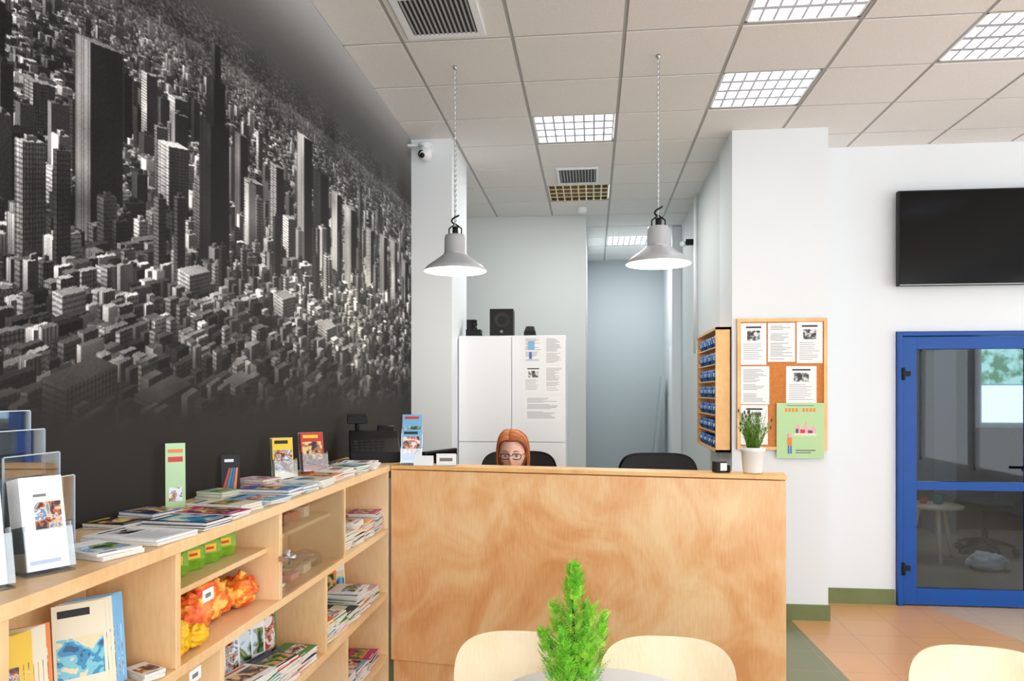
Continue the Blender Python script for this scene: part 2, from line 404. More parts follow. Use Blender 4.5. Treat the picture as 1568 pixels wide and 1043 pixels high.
def sprawl(lot,dmin,dmax,sgn):
    n=int(9500/lot)
    for i in range(-n,n):
        for j in range(-n,n):
            gx=i*lot+math.floor(i/3)*lot*.5; gy=j*lot+math.floor(j/2)*lot*.55
            cx=gx*E1[0]+gy*E2[0]; cd=gx*E1[1]+gy*E2[1]+2500
            if cd<dmin or cd>=dmax: continue
            ym=3+FF*cx/cd
            if ym<.8 or ym>5.3: continue
            if rng.random()<(.10 if cd<3200 else .45 if cd<5000 else .7): continue
            q=rng.random(); core=math.exp(-((cd-2050)/700)**2)
            h=rng.uniform(6,20)*(lot/30)**.5+core*rng.uniform(0,22)
            if q<.13*core: h=rng.uniform(45,105)
            elif q<.03: h=rng.uniform(30,60)
            if cd<1500: h=min(h,rng.uniform(8,22))
            if cd>3200: h=min(h,60)
            li=rng.choice([rng.uniform(.85,1.15),rng.uniform(.45,.8),rng.uniform(.2,.4)],p=[.30,.40,.30])
            a=rng.uniform(.22,.48)*lot; b2=rng.uniform(.22,.48)*lot
            if rng.random()<.25: a*=1.5
            L.append((cd,cx,a,b2,h,li,li*rng.uniform(.14,.45),min(1,li*rng.uniform(.45,1.0)),int(rng.integers(0,4)),0,rng.uniform(-.12,.12)))
sprawl(19.,850,1600,1); sprawl(28.,1600,8000,1)
tow=[(1.84,1.97,.19,.50,.70,.07,2),(1.56,1.93,.17,.22,.12,.05,3),(1.68,1.97,.10,.13,1.1,.3,1),(1.62,2.12,.1,.16,.8,.15,3),
(2.43,1.98,.20,.50,.20,.05,2),(2.05,2.20,.08,.28,.95,.12,1),(2.18,2.06,.17,.26,1.1,.16,3),(2.20,2.30,.11,.17,.9,.12,1),(1.30,2.0,.15,.42,.7,.1,2),(1.05,1.95,.16,.5,.2,.05,2),
(2.62,2.12,.10,.38,.75,.08,2),(2.72,2.08,.16,.28,1.05,.14,1),(2.93,2.12,.13,.36,.9,.1,3),(3.05,2.08,.13,.22,1.1,.2,1),
(3.22,2.10,.17,.60,1.05,.05,2),(3.42,2.12,.20,.48,.22,.04,2),(3.64,2.12,.15,.44,.95,.06,2),(3.85,2.12,.20,.42,.85,.06,2),
(4.02,2.2,.06,.50,.4,.08,0),(4.2,2.12,.15,.38,1.0,.07,1),(4.47,2.12,.17,.40,.8,.06,2),(4.72,2.14,.15,.40,.9,.07,1),(4.98,2.13,.17,.33,.8,.07,2),
(1.78,1.50,.28,.13,.42,.25,3),(2.14,1.53,.3,.06,.6,.2,3),(2.6,1.56,.22,.06,.8,.2,1),(2.30,1.86,.2,.10,1.0,.3,3),(1.72,1.72,.12,.09,.9,.3,1),(3.0,1.85,.2,.12,.95,.25,1),(3.5,1.80,.25,.1,1.0,.3,3)]
for (yc,zb,w_,h_,li,dk,md) in tow:
    d=FF*HC/(float(hor(yc))-zb); a=w_*d/FF/2.80
    L.append((d-a,(yc-3)*d/FF,a,a,h_*d/FF,li,dk,min(1,li*.7),md,1,0))
L.sort(key=lambda t:-t[0])
for (cd,cx,a,b2,h,li,dk,rf,md,tw,ro) in L:
    haze=float(smooth(np.array(cd),2600.,8000.))*.8; gain=.62+.38*float(smooth(np.array(cd),1000.,1600.))
    building(cx,cd,a,b2,h,li,dk,rf,md,haze,gain if not tw else max(gain,.85),0,ro)
    if not tw and h>22 and cd<3000: building(cx,cd,a*.4,b2*.4,4,li*.8,dk,min(1,rf*.8),0,haze,gain,h,ro)
d=FF*HC/(float(hor(2.43))-1.98); s_=d/FF
building((2.43-3)*s_,d,.045*s_,.045*s_,.16*s_,.2,.05,.1,2,0,1,.48*s_); building((2.43-3)*s_,d,.022*s_,.022*s_,.12*s_,.3,.06,.1,0,0,1,.64*s_)
def fill(ya,yb,za,zb,val):
    i0=max(0,int((za-z0m)/DZ)); i1=min(NH,int((zb-z0m)/DZ)); j0=max(0,int((ya-y0m)/DY)); j1=min(NW,int((yb-y0m)/DY)); cv[i0:i1,j0:j1]=val
fill(4.01,4.02,2.66,2.80,.12); fill(2.445,2.449,2.72,2.80,.1); fill(2.425,2.429,2.72,2.79,.1)
lown=up(rng.random((26,44)),NH,NW)
cv=np.clip(cv,0,1.08)*(.62+.62*lown)+.03+rng.normal(0,.02,cv.shape)
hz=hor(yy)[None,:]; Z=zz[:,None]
a=smooth(Z,hz-.16,hz+.0)*.95; cv=cv*(1-a)+(.30+.42*smooth(Z-hz,-.05,.42))*a  # printed grey sky, with light on the wall near the ceiling painted in
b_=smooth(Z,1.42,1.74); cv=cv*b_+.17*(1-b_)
cv=np.clip(cv,.03,1)
nc,nr=860,860
ys=1/np.linspace(1/y0m,1/y1m,nc); zs=np.linspace(z0m,z1m,nr)
ii=np.clip(((zs-z0m)/DZ).astype(int),0,NH-1)
cs=np.cumsum(np.concatenate([np.zeros((NH,1)),cv],1),1)
edges=np.concatenate([[ys[0]],(ys[1:]+ys[:-1])/2,[ys[-1]]]); je=np.clip(((edges-y0m)/DY).astype(int),0,NW)
jl=je[:-1]; jr=np.maximum(je[1:],jl+1); jr=np.minimum(jr,NW); jl=np.minimum(jl,jr-1)
val=((cs[:,jr]-cs[:,jl])/(jr-jl)[None,:])[ii]
Yg,Zg=np.meshgrid(ys,zs)
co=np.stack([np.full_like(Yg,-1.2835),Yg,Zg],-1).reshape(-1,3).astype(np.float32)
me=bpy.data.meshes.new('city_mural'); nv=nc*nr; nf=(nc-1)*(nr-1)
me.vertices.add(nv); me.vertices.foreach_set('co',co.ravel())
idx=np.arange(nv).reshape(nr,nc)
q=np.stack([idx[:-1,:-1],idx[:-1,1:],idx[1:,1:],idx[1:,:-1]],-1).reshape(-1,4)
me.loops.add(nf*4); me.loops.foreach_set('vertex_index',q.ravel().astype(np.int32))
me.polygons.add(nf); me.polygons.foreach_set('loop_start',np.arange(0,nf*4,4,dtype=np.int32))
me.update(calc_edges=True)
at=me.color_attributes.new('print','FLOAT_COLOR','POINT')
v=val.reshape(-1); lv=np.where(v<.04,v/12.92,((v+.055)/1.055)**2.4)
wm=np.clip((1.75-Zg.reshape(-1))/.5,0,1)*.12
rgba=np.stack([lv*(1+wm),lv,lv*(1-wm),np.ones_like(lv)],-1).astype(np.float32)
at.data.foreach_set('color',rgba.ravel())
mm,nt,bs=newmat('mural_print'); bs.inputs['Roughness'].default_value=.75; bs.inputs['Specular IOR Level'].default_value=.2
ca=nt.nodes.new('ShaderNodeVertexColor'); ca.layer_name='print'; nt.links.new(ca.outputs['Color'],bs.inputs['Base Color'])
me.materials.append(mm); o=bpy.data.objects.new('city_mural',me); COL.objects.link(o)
# ---------------------------------------------------------------- low shelving along wall
XB,XF=-1.28,-.945; ZT=1.208
b=B()
b.box(XB,XF+.004,.55,3.78,ZT-.028,ZT,M_birch)
LV=[.915,.618,.33,.09]
for z in LV: b.box(-1.165,XF,.57,3.38,z-.024,z,M_birch)
b.box(-1.18,-1.166,.57,3.76,.05,ZT-.028,M_birch)
b.box(-1.10,XF-.03,.6,3.38,0,.066,M_edge)
def div(y,z0,z1): b.box(-1.165,XF-.001,y,y+.02,z0,z1,M_birch)
for y in (.57,1.1,1.61,2.177,2.767): div(y,.915,ZT-.028)
for y in (.57,1.2,1.816,2.569): div(y,.618,.891)
for y in (.57,1.4,2.177,2.8): div(y,.33,.594)
for y in (.57,1.4,2.177,2.8): div(y,.09,.306)
div(3.38,.0,ZT-.028)
b.box(-1.164,-.985,1.63,2.177,1.06,1.075,M_birch); b.box(-1.164,-1.0,2.197,2.767,1.075,1.088,M_birch)
b.obj('shelving_unit',bevel=.0015)
b=B(); b.box(-.943,-.939,2.20,2.76,.93,1.17,M_cglass); 
b.box(-.946,-.925,2.17,2.225,1.035,1.05,M_metal); b.tube([(-.93,2.2,1.02),(-.93,2.2,1.065)],.008,M_metal); b.tube([(-.93,2.2,1.0425),(-.905,2.2,1.0425)],.007,M_metal)
b.obj('glass_display_door')
M_pg=mat('green_pack',C(120,170,40),.4,var=.25,scale=60); M_py=mat('yellow_pack',C(248,190,26),.4,var=.15,scale=30)
M_net=photo('orange_snack_bag',[C(228,74,30),C(240,100,34),C(246,118,40),C(250,146,50),C(252,200,90)],20,4); M_rd=P('pack_red',205,50,30)
b=B()
for k in range(5):
    y=1.70+k*.085; Mx=T(-1.06,y,1.0765)@RZ(62)
    b.add([(-.034,-.004,0),(.034,-.004,0),(.034,.004,0),(-.034,.004,0),(-.034,-.018,.03),(.034,-.018,.03),(.034,.018,.03),(-.034,.018,.03),(-.034,-.016,.062),(.034,-.016,.062),(.034,.016,.062),(-.034,.016,.062),(-.035,-.001,.092),(.035,-.001,.092),(.035,.001,.092),(-.035,.001,.092)],
      [(3,2,1,0)]+[(4*q_+i,4*q_+(i+1)%4,4*q_+4+(i+1)%4,4*q_+4+i) for q_ in range(3) for i in range(4)]+[(12,13,14,15)],M_pg,Mx)
    b.rect(-.022,.018,.034,.056,-.0183,M_py,Mx); b.rect(-.014,.010,.041,.048,-.0188,M_rd,Mx)
b.obj('green_snack_packets')
def blob(b,c,r,mt,seed,amp=.25,fr=2.2):
    def fn(d,p):
        n=noise.noise(d*fr+Vector((seed*3.7,seed,0))); n2=noise.noise(d*fr*3+Vector((0,seed,seed)))
        q=p*(1+amp*n+amp*.45*n2); q.z=max(q.z,-r[2]*.92); return q
    b.ell(c,r,mt,40,28,fn)
b=B()
for k,(x,y,z,rx,ry,rz,mt) in enumerate([(-1.03,1.80,.970,.05,.078,.054,M_net),(-1.06,1.98,.968,.05,.082,.052,M_net),(-1.04,1.88,1.022,.045,.06,.032,M_net),(-1.04,2.10,.962,.052,.06,.046,M_net),(-.995,1.685,.958,.035,.035,.042,M_py),(-1.06,1.68,.98,.035,.03,.06,M_py),(-.985,1.755,.945,.03,.036,.028,M_py)]):
    blob(b,(x,y,z),(rx,ry,rz),mt,k,.30,2.6)
    if mt is M_net: b.tube([(x,y,z+rz*.8),(x+.01,y+.01,z+rz+.010)],[.008,.014],M_net,8)
b.obj('orange_snack_bags')
b=B()
for (y,z) in ((1.72,1.035),(1.66,.86)):
    b.box(-.943,-.941,y,y+.05,z,z+.03,M_paper); b.box(-.9408,-.9404,y+.01,y+.035,z+.01,z+.02,M_ink)
b.obj('price_tags')
b=B()
for k in range(5): 
    y=2.27+k*.09; b.box(-1.10,-1.05,y,y+.05,1.0895,1.12+.008*(k%3),[PAL[9],PAL[11],M_acr,PAL[0],PAL[9]][k])
for k in range(4): b.box(-1.12,-1.0,2.28+k*.11,2.35+k*.11,.9165,.925+.01*k,[M_paper,PAL[11],PAL[9],M_acr][k])
blob(b,(-1.04,2.62,.945),(.05,.06,.028),M_acr,3); blob(b,(-1.05,2.45,.96),(.05,.07,.025),M_acr,5)
b.obj('small_souvenirs')
def rackobj(name,items):
    b=B()
    for it in items:
        if it[0]=='s': stack(b,*it[1:])
        else:
            _,x,y,z,w,h,rz,lean,seed,kind=it; sheet(b,w,h,kind,seed,T(x,y,z)@RZ(rz)@RX(lean))
    return b.obj(name)
def sl(x0,y0,z,n,dy,w,h,rz,seed,lean=-14,kind='cover'): return [('b',x0,y0+dy*k,z,w,h,rz,lean,seed+k//3,kind) for k in range(n)]
for k in range(4): rackobj('magazine_stack',[('s',-1.03,2.87+k*.145,.916,.13,.13,9+k%2*3,40+k,90)])
for k in range(5): rackobj('magazine_stack',[('s',-1.04,2.66+k*.145,.619,.135,.14,12-k%3*3,60+k,88)])
for k in range(3): rackobj('magazine_stack',[('s',-1.02,2.13+k*.155,.619,.14,.12,13-3*(k%3),80+k,85)])
for k in range(3): rackobj('magazine_stack',[('s',-1.04,2.92+k*.16,.331,.14,.14,9-k%3,100+k,90)])
for k in range(3): rackobj('magazine_stack',[('s',-1.04,2.3+k*.17,.331,.15,.14,9-k%3,105+k,90)])
for k in range(3): rackobj('magazine_stack',[('s',-1.04,1.55+k*.17,.331,.15,.14,9-k%3,109+k,90)])
rackobj('comic_books',[('b',-1.125,2.10+.09*k,.625,.11,.20,62,-4,120+k,'cover') for k in range(5)])
rackobj('comic_books',[('b',-1.125,2.66+.11*k,.625,.11,.19,70,-4,130+k,'cover') for k in range(6)])
rackobj('comic_books',[('b',-1.125,2.86+.11*k,.922,.11,.17,70,-4,150+k,'cover') for k in range(4)])
rackobj('brochure_rack',sl(-1.05,1.44,.918,6,.012,.10,.19,48,142))
rackobj('brochure_rack',sl(-1.05,1.20,.918,7,.012,.11,.19,50,154))
rackobj('travel_leaflets',[('s',-1.0,1.57,.916,.05,.08,2,171,60,M_paper)])
rackobj('travel_leaflets',[('s',-1.05,1.62,.619,.14,.18,5,175,88)])
# items on top
def holder(name,x,y,w,h,rz,items,seed,tiers=1,kind='cover',depth=.03):
    b=B(); R=T(x,y,ZT+.001)@RZ(rz)
    b.box(-w/2,w/2,-depth,depth+.03,0,.003,M_acr,R)
    for t in range(tiers):
        R2=R@T(0,t*.05,t*.07)@RX(-12)
        b.box(-w/2,w/2,-depth-.003,-depth,0.003,h*.45,M_acr,R2); b.box(-w/2,w/2,depth,depth+.003,.003,h*1.05,M_acr,R2)
        for sx in (-w/2,w/2-.003): b.box(sx,sx+.003,-depth,depth,.003,h*.5,M_acr,R2)
        for k in range(items):
            sheet(b,w*.9,h,kind,seed+t,R2@T(0,depth-.004-k*.006,.004+t*0))
    return b.obj(name)
holder('brochure_holder',-1.035,1.31,.085,.175,62,9,210,1,'leaflet',.032)
holder('brochure_holder',-1.045,1.17,.09,.2,60,7,214,1,'leaflet',.03)
b=B(); M_ae=mat('acrylic_edge',C(214,226,236),.2)
for k,(hh,xo) in enumerate(((.30,-1.235),(.26,-1.20),(.21,-1.165),(.16,-1.13))):
    b.box(xo,xo+.003,1.36,1.52,ZT+.002,ZT+hh,M_acr); b.box(xo,xo+.003,1.36,1.363,ZT+.002,ZT+hh,M_ae); b.box(xo,xo+.003,1.517,1.52,ZT+.002,ZT+hh,M_ae); b.box(xo,xo+.003,1.363,1.517,ZT+hh,ZT+hh+.002,M_ae)
    if k: sheet(b,.10,.15,'text',700+k,T(xo-.003,1.44,ZT+.01)@RZ(90))
b.box(-1.24,-1.10,1.355,1.525,ZT+.0005,ZT+.003,M_acr); b.obj('acrylic_leaflet_rack')
holder('brochure_holder',-1.17,2.74,.085,.165,35,3,221,1)
holder('brochure_holder',-1.165,3.03,.105,.17,35,3,226,1,PAL[0])
holder('leaflet_stand',-.85,3.445,.10,.16,10,4,231,2,PAL[2],.015)
M_lg=P('flyer_green',186,220,172)
b=B(); R=T(-1.218,2.07,ZT+.001)@RZ(35)@RX(-4); b.box(-.027,.027,0,.002,0,.19,M_lg,R); b.rect(-.02,.02,.135,.15,-.0008,PAL[0],R); b.rect(-.018,.018,.02,.06,-.0008,PH[1],R); b.rect(-.02,.02,.162,.172,-.0008,PAL[7],R)
b.box(-.027,.027,0,.04,0,.002,M_acr,T(-1.218,2.07,ZT+.001)@RZ(35)); b.obj('standing_flyer')
b=B(); R=T(-1.234,2.44,ZT+.001)@RZ(35)@RX(-8); b.box(-.03,.03,0,.003,0,.125,M_inkd,R)
for k,(mt) in enumerate((PAL[0],PAL[5],PAL[1],PAL[7])): b.add([(-.03+.012*k,-.0008,.0),(-.02+.012*k,-.0008,0),(.0+.008*k,-.0008,.08),(-.006+.008*k,-.0008,.08)],[(0,1,2,3)],mt,R)
b.rect(-.02,.01,.1,.11,-.0008,M_paper,R); b.obj('standing_postcard')
def flat(name,x,y,w,h,n,ang,seed,kind='cover'):
    b=B(); stack(b,x,y,ZT+.001,w,h,n,seed,ang,kind); b.obj(name)
flat('paper_sheets',-1.045,1.63,.14,.2,2,80,301,'textphoto'); flat('paper_sheets',-1.035,1.465,.10,.15,2,74,302,M_paper)
flat('leaflet_pile',-1.20,1.77,.09,.12,2,86,303,PAL[10]); flat('leaflet_pile',-1.03,1.80,.11,.18,3,82,305,PAL[8]); flat('leaflet_pile',-1.19,1.90,.1,.12,3,80,306,PAL[1])
flat('leaflet_pile',-1.04,1.935,.10,.18,2,86,327); flat('leaflet_pile',-1.06,2.06,.1,.18,3,84,307,PAL[9]); flat('leaflet_pile',-1.03,2.20,.12,.16,3,80,309,PAL[2])
flat('leaflet_pile',-1.19,2.28,.1,.10,3,80,311,M_lg); flat('leaflet_pile',-1.05,2.345,.10,.18,3,86,312,PAL[1]); flat('leaflet_pile',-1.04,2.47,.10,.17,3,86,332); flat('leaflet_pile',-1.19,2.56,.1,.12,4,80,334)
flat('leaflet_pile',-1.03,2.61,.12,.16,4,86,313,M_paper)
flat('leaflet_pile',-1.03,2.76,.12,.13,4,86,315,PAL[7]); flat('leaflet_pile',-1.03,2.91,.12,.12,4,84,317); flat('leaflet_pile',-1.02,3.06,.12,.12,4,84,337,PAL[5])
flat('leaflet_pile',-1.03,3.22,.13,.15,4,95,319,M_paper); flat('leaflet_pile',-1.20,3.22,.13,.12,3,95,341)
# cash register
b=B(); R=T(-1.075,3.60,ZT+.001)@RZ(20)
b.add([(-.12,-.12,0),(.12,-.12,0),(.12,.14,0),(-.12,.14,0),(-.12,-.12,.05),(.12,-.12,.05),(.12,.02,.11),(-.12,.02,.11),(.12,.05,.145),(-.12,.05,.145),(.12,.14,.145),(-.12,.14,.145)],
 [(3,2,1,0),(0,1,5,4),(4,5,6,7),(7,6,8,9),(9,8,10,11),(2,3,11,10),(1,2,10,8,6,5),(3,0,4,7,9,11)],M_black,R)
for i in range(6):
    for j in range(4): b.box(-.1+i*.026,-.082+i*.026,-.1+j*.028,-.082+j*.028,.055+j*.0125,.064+j*.0125,M_keys,R)
b.tube([(-.08,.1,.145),(-.08,.1,.19)],.012,M_black,10,R)
b.add([(-.13,.06,.18),(-.03,.06,.18),(-.03,.13,.19),(-.13,.13,.19),(-.13,.06,.22),(-.03,.06,.22),(-.03,.13,.23),(-.13,.13,.23)],[(0,3,2,1),(4,5,6,7),(0,1,5,4),(1,2,6,5),(2,3,7,6),(3,0,4,7)],M_black,R)
b.tube([(.02,.08,.15),(.1,.08,.15)],.024,M_black,16,R); b.obj('cash_register',bevel=.004)
# ---------------------------------------------------------------- reception counter
ang=math.atan2(3.147-3.40,.783+.945); Lc=math.hypot(1.728,.253)
b=B()
b.box(.004,Lc,0,.036,.30,ZT-.022,M_ply); b.box(.004,Lc+.004,-.004,.125,ZT-.018,ZT,M_orwood)
b.box(.012,Lc-.004,.012,.05,.0,.296,M_ply); b.box(Lc-.036,Lc,.037,.60,0,ZT-.40,M_ply)
b.box(.004,Lc-.04,.09,.12,.4,ZT-.03,M_ply)
b.obj('reception_counter',(-.94,3.40,0),ang,bevel=.002)
def onc(s,d):
    return (-.94+s*math.cos(ang)-d*math.sin(ang),3.40+s*math.sin(ang)+d*math.cos(ang))
x,y=onc(.24,.05)
b=B(); R=T(x+.02,y,ZT+.001)@RZ(5); 
for k in range(5): b.box(-.045,.045,-.02+k*.008,-.015+k*.008,0,.055-.002*k,M_paper,R)
b.box(-.048,.048,-.03,.03,0,.002,M_acr,R); b.rect(-.03,.03,.02,.035,-.0205,M_ink,R); b.obj('business_cards')
x,y=onc(.16,.02)
b=B(); R=T(x,y,ZT+.001)@RZ(4); b.add([(-.045,-.02,0),(.045,-.02,0),(.045,.02,0),(-.045,.02,0),(-.045,0,.045),(.045,0,.045)],[(0,1,5,4),(2,3,4,5),(1,2,5),(3,0,4),(3,2,1,0)],M_paper,R); b.obj('name_card')
# small potted herb
x,y=onc(1.62,.062)
b=B(); b.lathe([(0,0),(.036,0),(.04,.004),(.047,.09),(.052,.092),(.052,.108),(.046,.108),(.044,.095),(0,.095)],M_terr,36)
b.lathe([(0,.097),(.044,.0965)],M_soil,24)
M_hg=mat('herb_leaf',C(110,156,52),.6,var=.3,scale=80); M_hd=mat('herb_flower',C(92,92,70),.7,var=.3,scale=80)
r=random.Random(3)
for k in range(110):
    a=r.uniform(0,6.28); l=r.uniform(.08,.17); sp_=r.uniform(.0,.055); bx=.025*math.sqrt(r.random())
    p0=Vector((bx*math.cos(a),bx*math.sin(a),.095)); p2=Vector(((bx+sp_)*math.cos(a+.3),(bx+sp_)*math.sin(a+.3),.095+l)); p1=(p0+p2)/2+Vector((0,0,.015))
    b.tube([p0,p1,p2],[.0012,.001,.0008],M_hg,4)
    for j in range(9):
        f=.15+.8*j/9; p=p0.lerp(p2,f)+Vector((0,0,.015*4*f*(1-f)*.5)); aa=r.uniform(0,6.28); d=Vector((math.cos(aa),math.sin(aa),.7))*r.uniform(.008,.015); n=Vector((-math.sin(aa),math.cos(aa),0))*.0025
        b.add([p,p+d*.5+n,p+d,p+d*.5-n],[(0,1,2,3)],M_hg)
    if k%4==0: b.ell(tuple(p2),(.004,.004,.009),M_hd,6,5)
b.obj('potted_herb',(x,y,ZT+.001))
x,y=onc(1.49,.06)
b=B(); b.box(-.03,.02,-.02,.02,0,.045,M_black); b.box(-.012,.018,-.0215,-.02,.008,.04,M_paper); b.box(.024,.034,-.02,.02,0,.03,M_black); b.obj('card_reader',(x,y,ZT+.001),.3,bevel=.003)
# desk behind
b=B(); b.box(-.90,.62,3.56,3.88,.725,.75,M_birch); b.box(-.88,-.86,3.58,3.86,0,.725,M_birch); b.box(.58,.60,3.58,3.86,0,.725,M_birch); b.box(-.86,.58,3.58,3.595,.3,.725,M_birch); b.obj('office_desk',bevel=.002)
b=B(); R=RZ(60); b.lathe([(0,0),(.08,0),(.08,.012),(0,.014)],M_black,24); b.tube([(0,.02,.01),(0,.02,.3)],.018,M_black,10,R); b.box(-.15,.15,-.012,.012,.24,.505,M_black,R); b.rect(-.14,.14,.255,.495,-.0125,M_screen,R); b.obj('computer_monitor',(-.77,3.72,.751),.15,bevel=.004)
b=B(); b.lathe([(0,0),(.04,0),(.042,.1),(.038,.1),(.036,.004),(0,.004)],M_black,20)
for k,(a,mt) in enumerate(((0,M_black),(1.3,PAL[1]),(2.6,PAL[0]),(4,M_black),(5.2,M_metal))): b.tube([(.015*math.cos(a),.015*math.sin(a),.008),(.035*math.cos(a),.035*math.sin(a),.16)],.004,mt,6)
b.obj('pen_holder',(.32,3.7,.751))
# ---------------------------------------------------------------- office chairs
def office_chair(x,y,rz=0):
    b=B()
    b.panel(.46,.50,.06,.045,M_fabric,T(0,.26,.925)@RX(-6),18,4.5)
    b.panel(.48,.52,.06,.012,M_black,T(0,.31,.925)@RX(-6),18,4.5)
    b.panel(.48,.46,.0,.06,M_fabric,T(0,0,.50)@RX(-90)@T(0,-.0,0),14,4.5)
    b.box(-.03,.03,.20,.34,.44,.46,M_black); b.box(-.03,.03,.325,.345,.44,.95,M_black)
    b.tube([(0,0,.12),(0,0,.44)],.028,M_black,14)
    for k in range(5):
        a=k*2*math.pi/5+.3; c,s=math.cos(a),math.sin(a)
        b.tube([(0,0,.13),(.16*c,.16*s,.10),(.25*c,.25*s,.075)],[.03,.022,.016],M_black,8)
        b.tube([(.25*c-.02*s,.25*s+.02*c,.032),(.25*c+.02*s,.25*s-.02*c,.032)],.031,M_black,14)
    return b.obj('office_chair',(x,y,0),rz)
office_chair(-.45,4.28); office_chair(.40,4.22,.05)
# ---------------------------------------------------------------- seated woman
M_skin=mat('skin',C(240,198,176),.5,var=.05,scale=20); M_lip=mat('lips',C(196,100,94),.4)
M_h1=mat('hair_auburn',C(168,92,48),.45,var=.25,scale=50); M_h2=mat('hair_copper',C(206,132,80),.42,var=.2,scale=50)
M_cl=mat('dark_jumper',C(34,36,44),.9,bump=.2,bscale=200); M_tr=mat('navy_trousers',C(30,38,60),.9)
M_eyew=mat('eye_white',C(240,240,240),.2); M_iris=mat('iris',C(60,80,70),.2); M_gl=mat('glasses_frame',C(40,28,70),.3)
PX,PY=-.435,4.13
wom=empty('seated_woman',(PX,PY,0))
def skinobj(name,pts,edges,rad,mt,sub=2,root=0):
    me=bpy.data.meshes.new(name); me.from_pydata(pts,edges,[]); o=bpy.data.objects.new(name,me); COL.objects.link(o); o.parent=wom
    md=o.modifiers.new('skin','SKIN')
    sv=me.skin_vertices[0].data
    for i,rr in enumerate(rad):
        sv[i].radius=rr if isinstance(rr,tuple) else (rr,rr); sv[i].use_root=(i==root)
    md.use_smooth_shade=True
    s=o.modifiers.new('sub','SUBSURF'); s.levels=sub; s.render_levels=sub
    me.materials.append(mt); return o
pts=[(0,.06,.62),(0,.07,.75),(0,.05,.90),(0,.03,.985),(0,.0,1.03)]
ed=[(0,1),(1,2),(2,3),(3,4)]; rd=[(.14,.10),(.115,.085),(.125,.09),(.10,.07),(.045,.045)]
for sx in (-1,1):
    n=len(pts); pts+=[(sx*.15,.03,.965),(sx*.205,-.02,.86),(sx*.215,-.07,.79),(sx*.17,-.20,.795),(sx*.12,-.30,.79)]
    ed+=[(3,n),(n,n+1),(n+1,n+2),(n+2,n+3),(n+3,n+4)]; rd+=[.055,.046,.042,.036,.028]
skinobj('jumper_torso',pts,ed,rd,M_cl)
pts=[(0,.06,.63)];ed=[];rd=[(.13,.1)]
for sx in (-1,1):
    n=len(pts); pts+=[(sx*.09,.03,.60),(sx*.10,-.18,.595),(sx*.10,-.38,.57),(sx*.10,-.38,.32),(sx*.10,-.36,.10)]
    ed+=[(0,n),(n,n+1),(n+1,n+2),(n+2,n+3),(n+3,n+4)]; rd+=[.085,.072,.058,.048,.035]
skinobj('trousers',pts,ed,rd,M_tr)
skinobj('neck',[(0,.01,1.0),(0,-.01,1.06),(0,-.025,1.13)],[(0,1),(1,2)],[.05,.046,.048],M_skin)
for sx in (-1,1):
    skinobj('shoe',[(sx*.10,-.35,.05),(sx*.10,-.42,.045),(sx*.10,-.50,.035)],[(0,1),(1,2)],[.042,.042,.03],M_black)
    hx=sx*.115
    skinobj('palm',[(hx,-.30,.79),(hx*.92,-.335,.787),(hx*.85,-.375,.782)],[(0,1),(1,2)],[(.02,.024),(.032,.014),(.034,.012)],M_skin)
    for f in range(4):
        off=(f-1.5)*.019; L_=[.062,.074,.07,.054][f]; bx=hx*.85+off
        skinobj('finger',[(bx,-.365,.784),(bx,-.385-L_*.3,.788),(bx,-.385-L_*.7,.78),(bx,-.385-L_,.766)],[(0,1),(1,2),(2,3)],[.0085,.0085,.0078,.0068],M_skin,1)
    skinobj('thumb',[(hx*.9-sx*.022,-.335,.784),(hx*.9-sx*.042,-.36,.780),(hx*.9-sx*.05,-.39,.772)],[(0,1),(1,2)],[.0115,.0105,.009],M_skin,1)
hd=empty('head',(0,-.065,1.218)); hd.parent=wom; hd.rotation_euler=(math.radians(8),0,0)
def G(a,s): return math.exp(-(a/s)**2)
def headfn(d,p):
    p=p.copy()
    if d.z<0: 
        k=(-d.z)**1.5; p.x*=1-.34*k; p.y*=1-.12*k
        if p.y>0: p.y*=1-.25*k
    if p.y<0:
        f=G(p.x,.011)*math.exp(-((p.z+.022)/.022)**2); p.y-=.020*f
        p.y-=.007*G(p.x,.008)*G(p.z-.0,.02)
        for sx in (-1,1):
            p.y+=.010*G(p.x-sx*.030,.016)*G(p.z-.002,.013); p.y-=.004*G(p.x-sx*.03,.024)*G(p.z-.025,.008)
            p.y-=.003*G(p.x-sx*.04,.02)*G(p.z+.03,.02)
        p.y-=.006*G(p.x,.02)*G(p.z+.055,.010); p.y-=.006*G(p.x,.018)*G(p.z+.095,.014)
    return p
b=B(); b.ell((0,0,0),(.072,.093,.112),M_skin,72,56,headfn)
for sx in (-1,1):
    b.ell((sx*.030,-.075,.001),(.0125,.0125,.0115),M_eyew,16,12); b.ell((sx*.030,-.0855,-.001),(.0055,.003,.0055),M_iris,12,8); b.ell((sx*.030,-.0877,-.001),(.0025,.0015,.0025),M_black,8,6)
    b.tube([(sx*.018,-.0868,.006),(sx*.03,-.0895,.0085),(sx*.042,-.0835,.005)],.0016,M_h1,6)
    b.tube([(sx*.014,-.092,.024),(sx*.028,-.093,.029),(sx*.044,-.083,.024)],[.002,.0026,.0015],M_h1,6)
    b.ell((sx*.073,.008,-.005),(.007,.016,.028),M_skin,16,12)
    R=T(sx*.031,-.1015,-.001)
    ov=[(.0240*math.copysign(abs(math.cos(a))**.6,math.cos(a)),0.006*abs(math.cos(a)),.0150*math.copysign(abs(math.sin(a))**.6,math.sin(a))) for a in [i*2*math.pi/28 for i in range(28)]]
    b.tube(ov,.0024,M_gl,6,R,True); b.tube([(sx*.053,-.095,.004),(sx*.07,-.06,.004),(sx*.077,.01,.004)],.0016,M_gl,6)
b.tube([(-.009,-.1015,.002),(0,-.1045,.005),(.009,-.1015,.002)],.0018,M_gl,6)
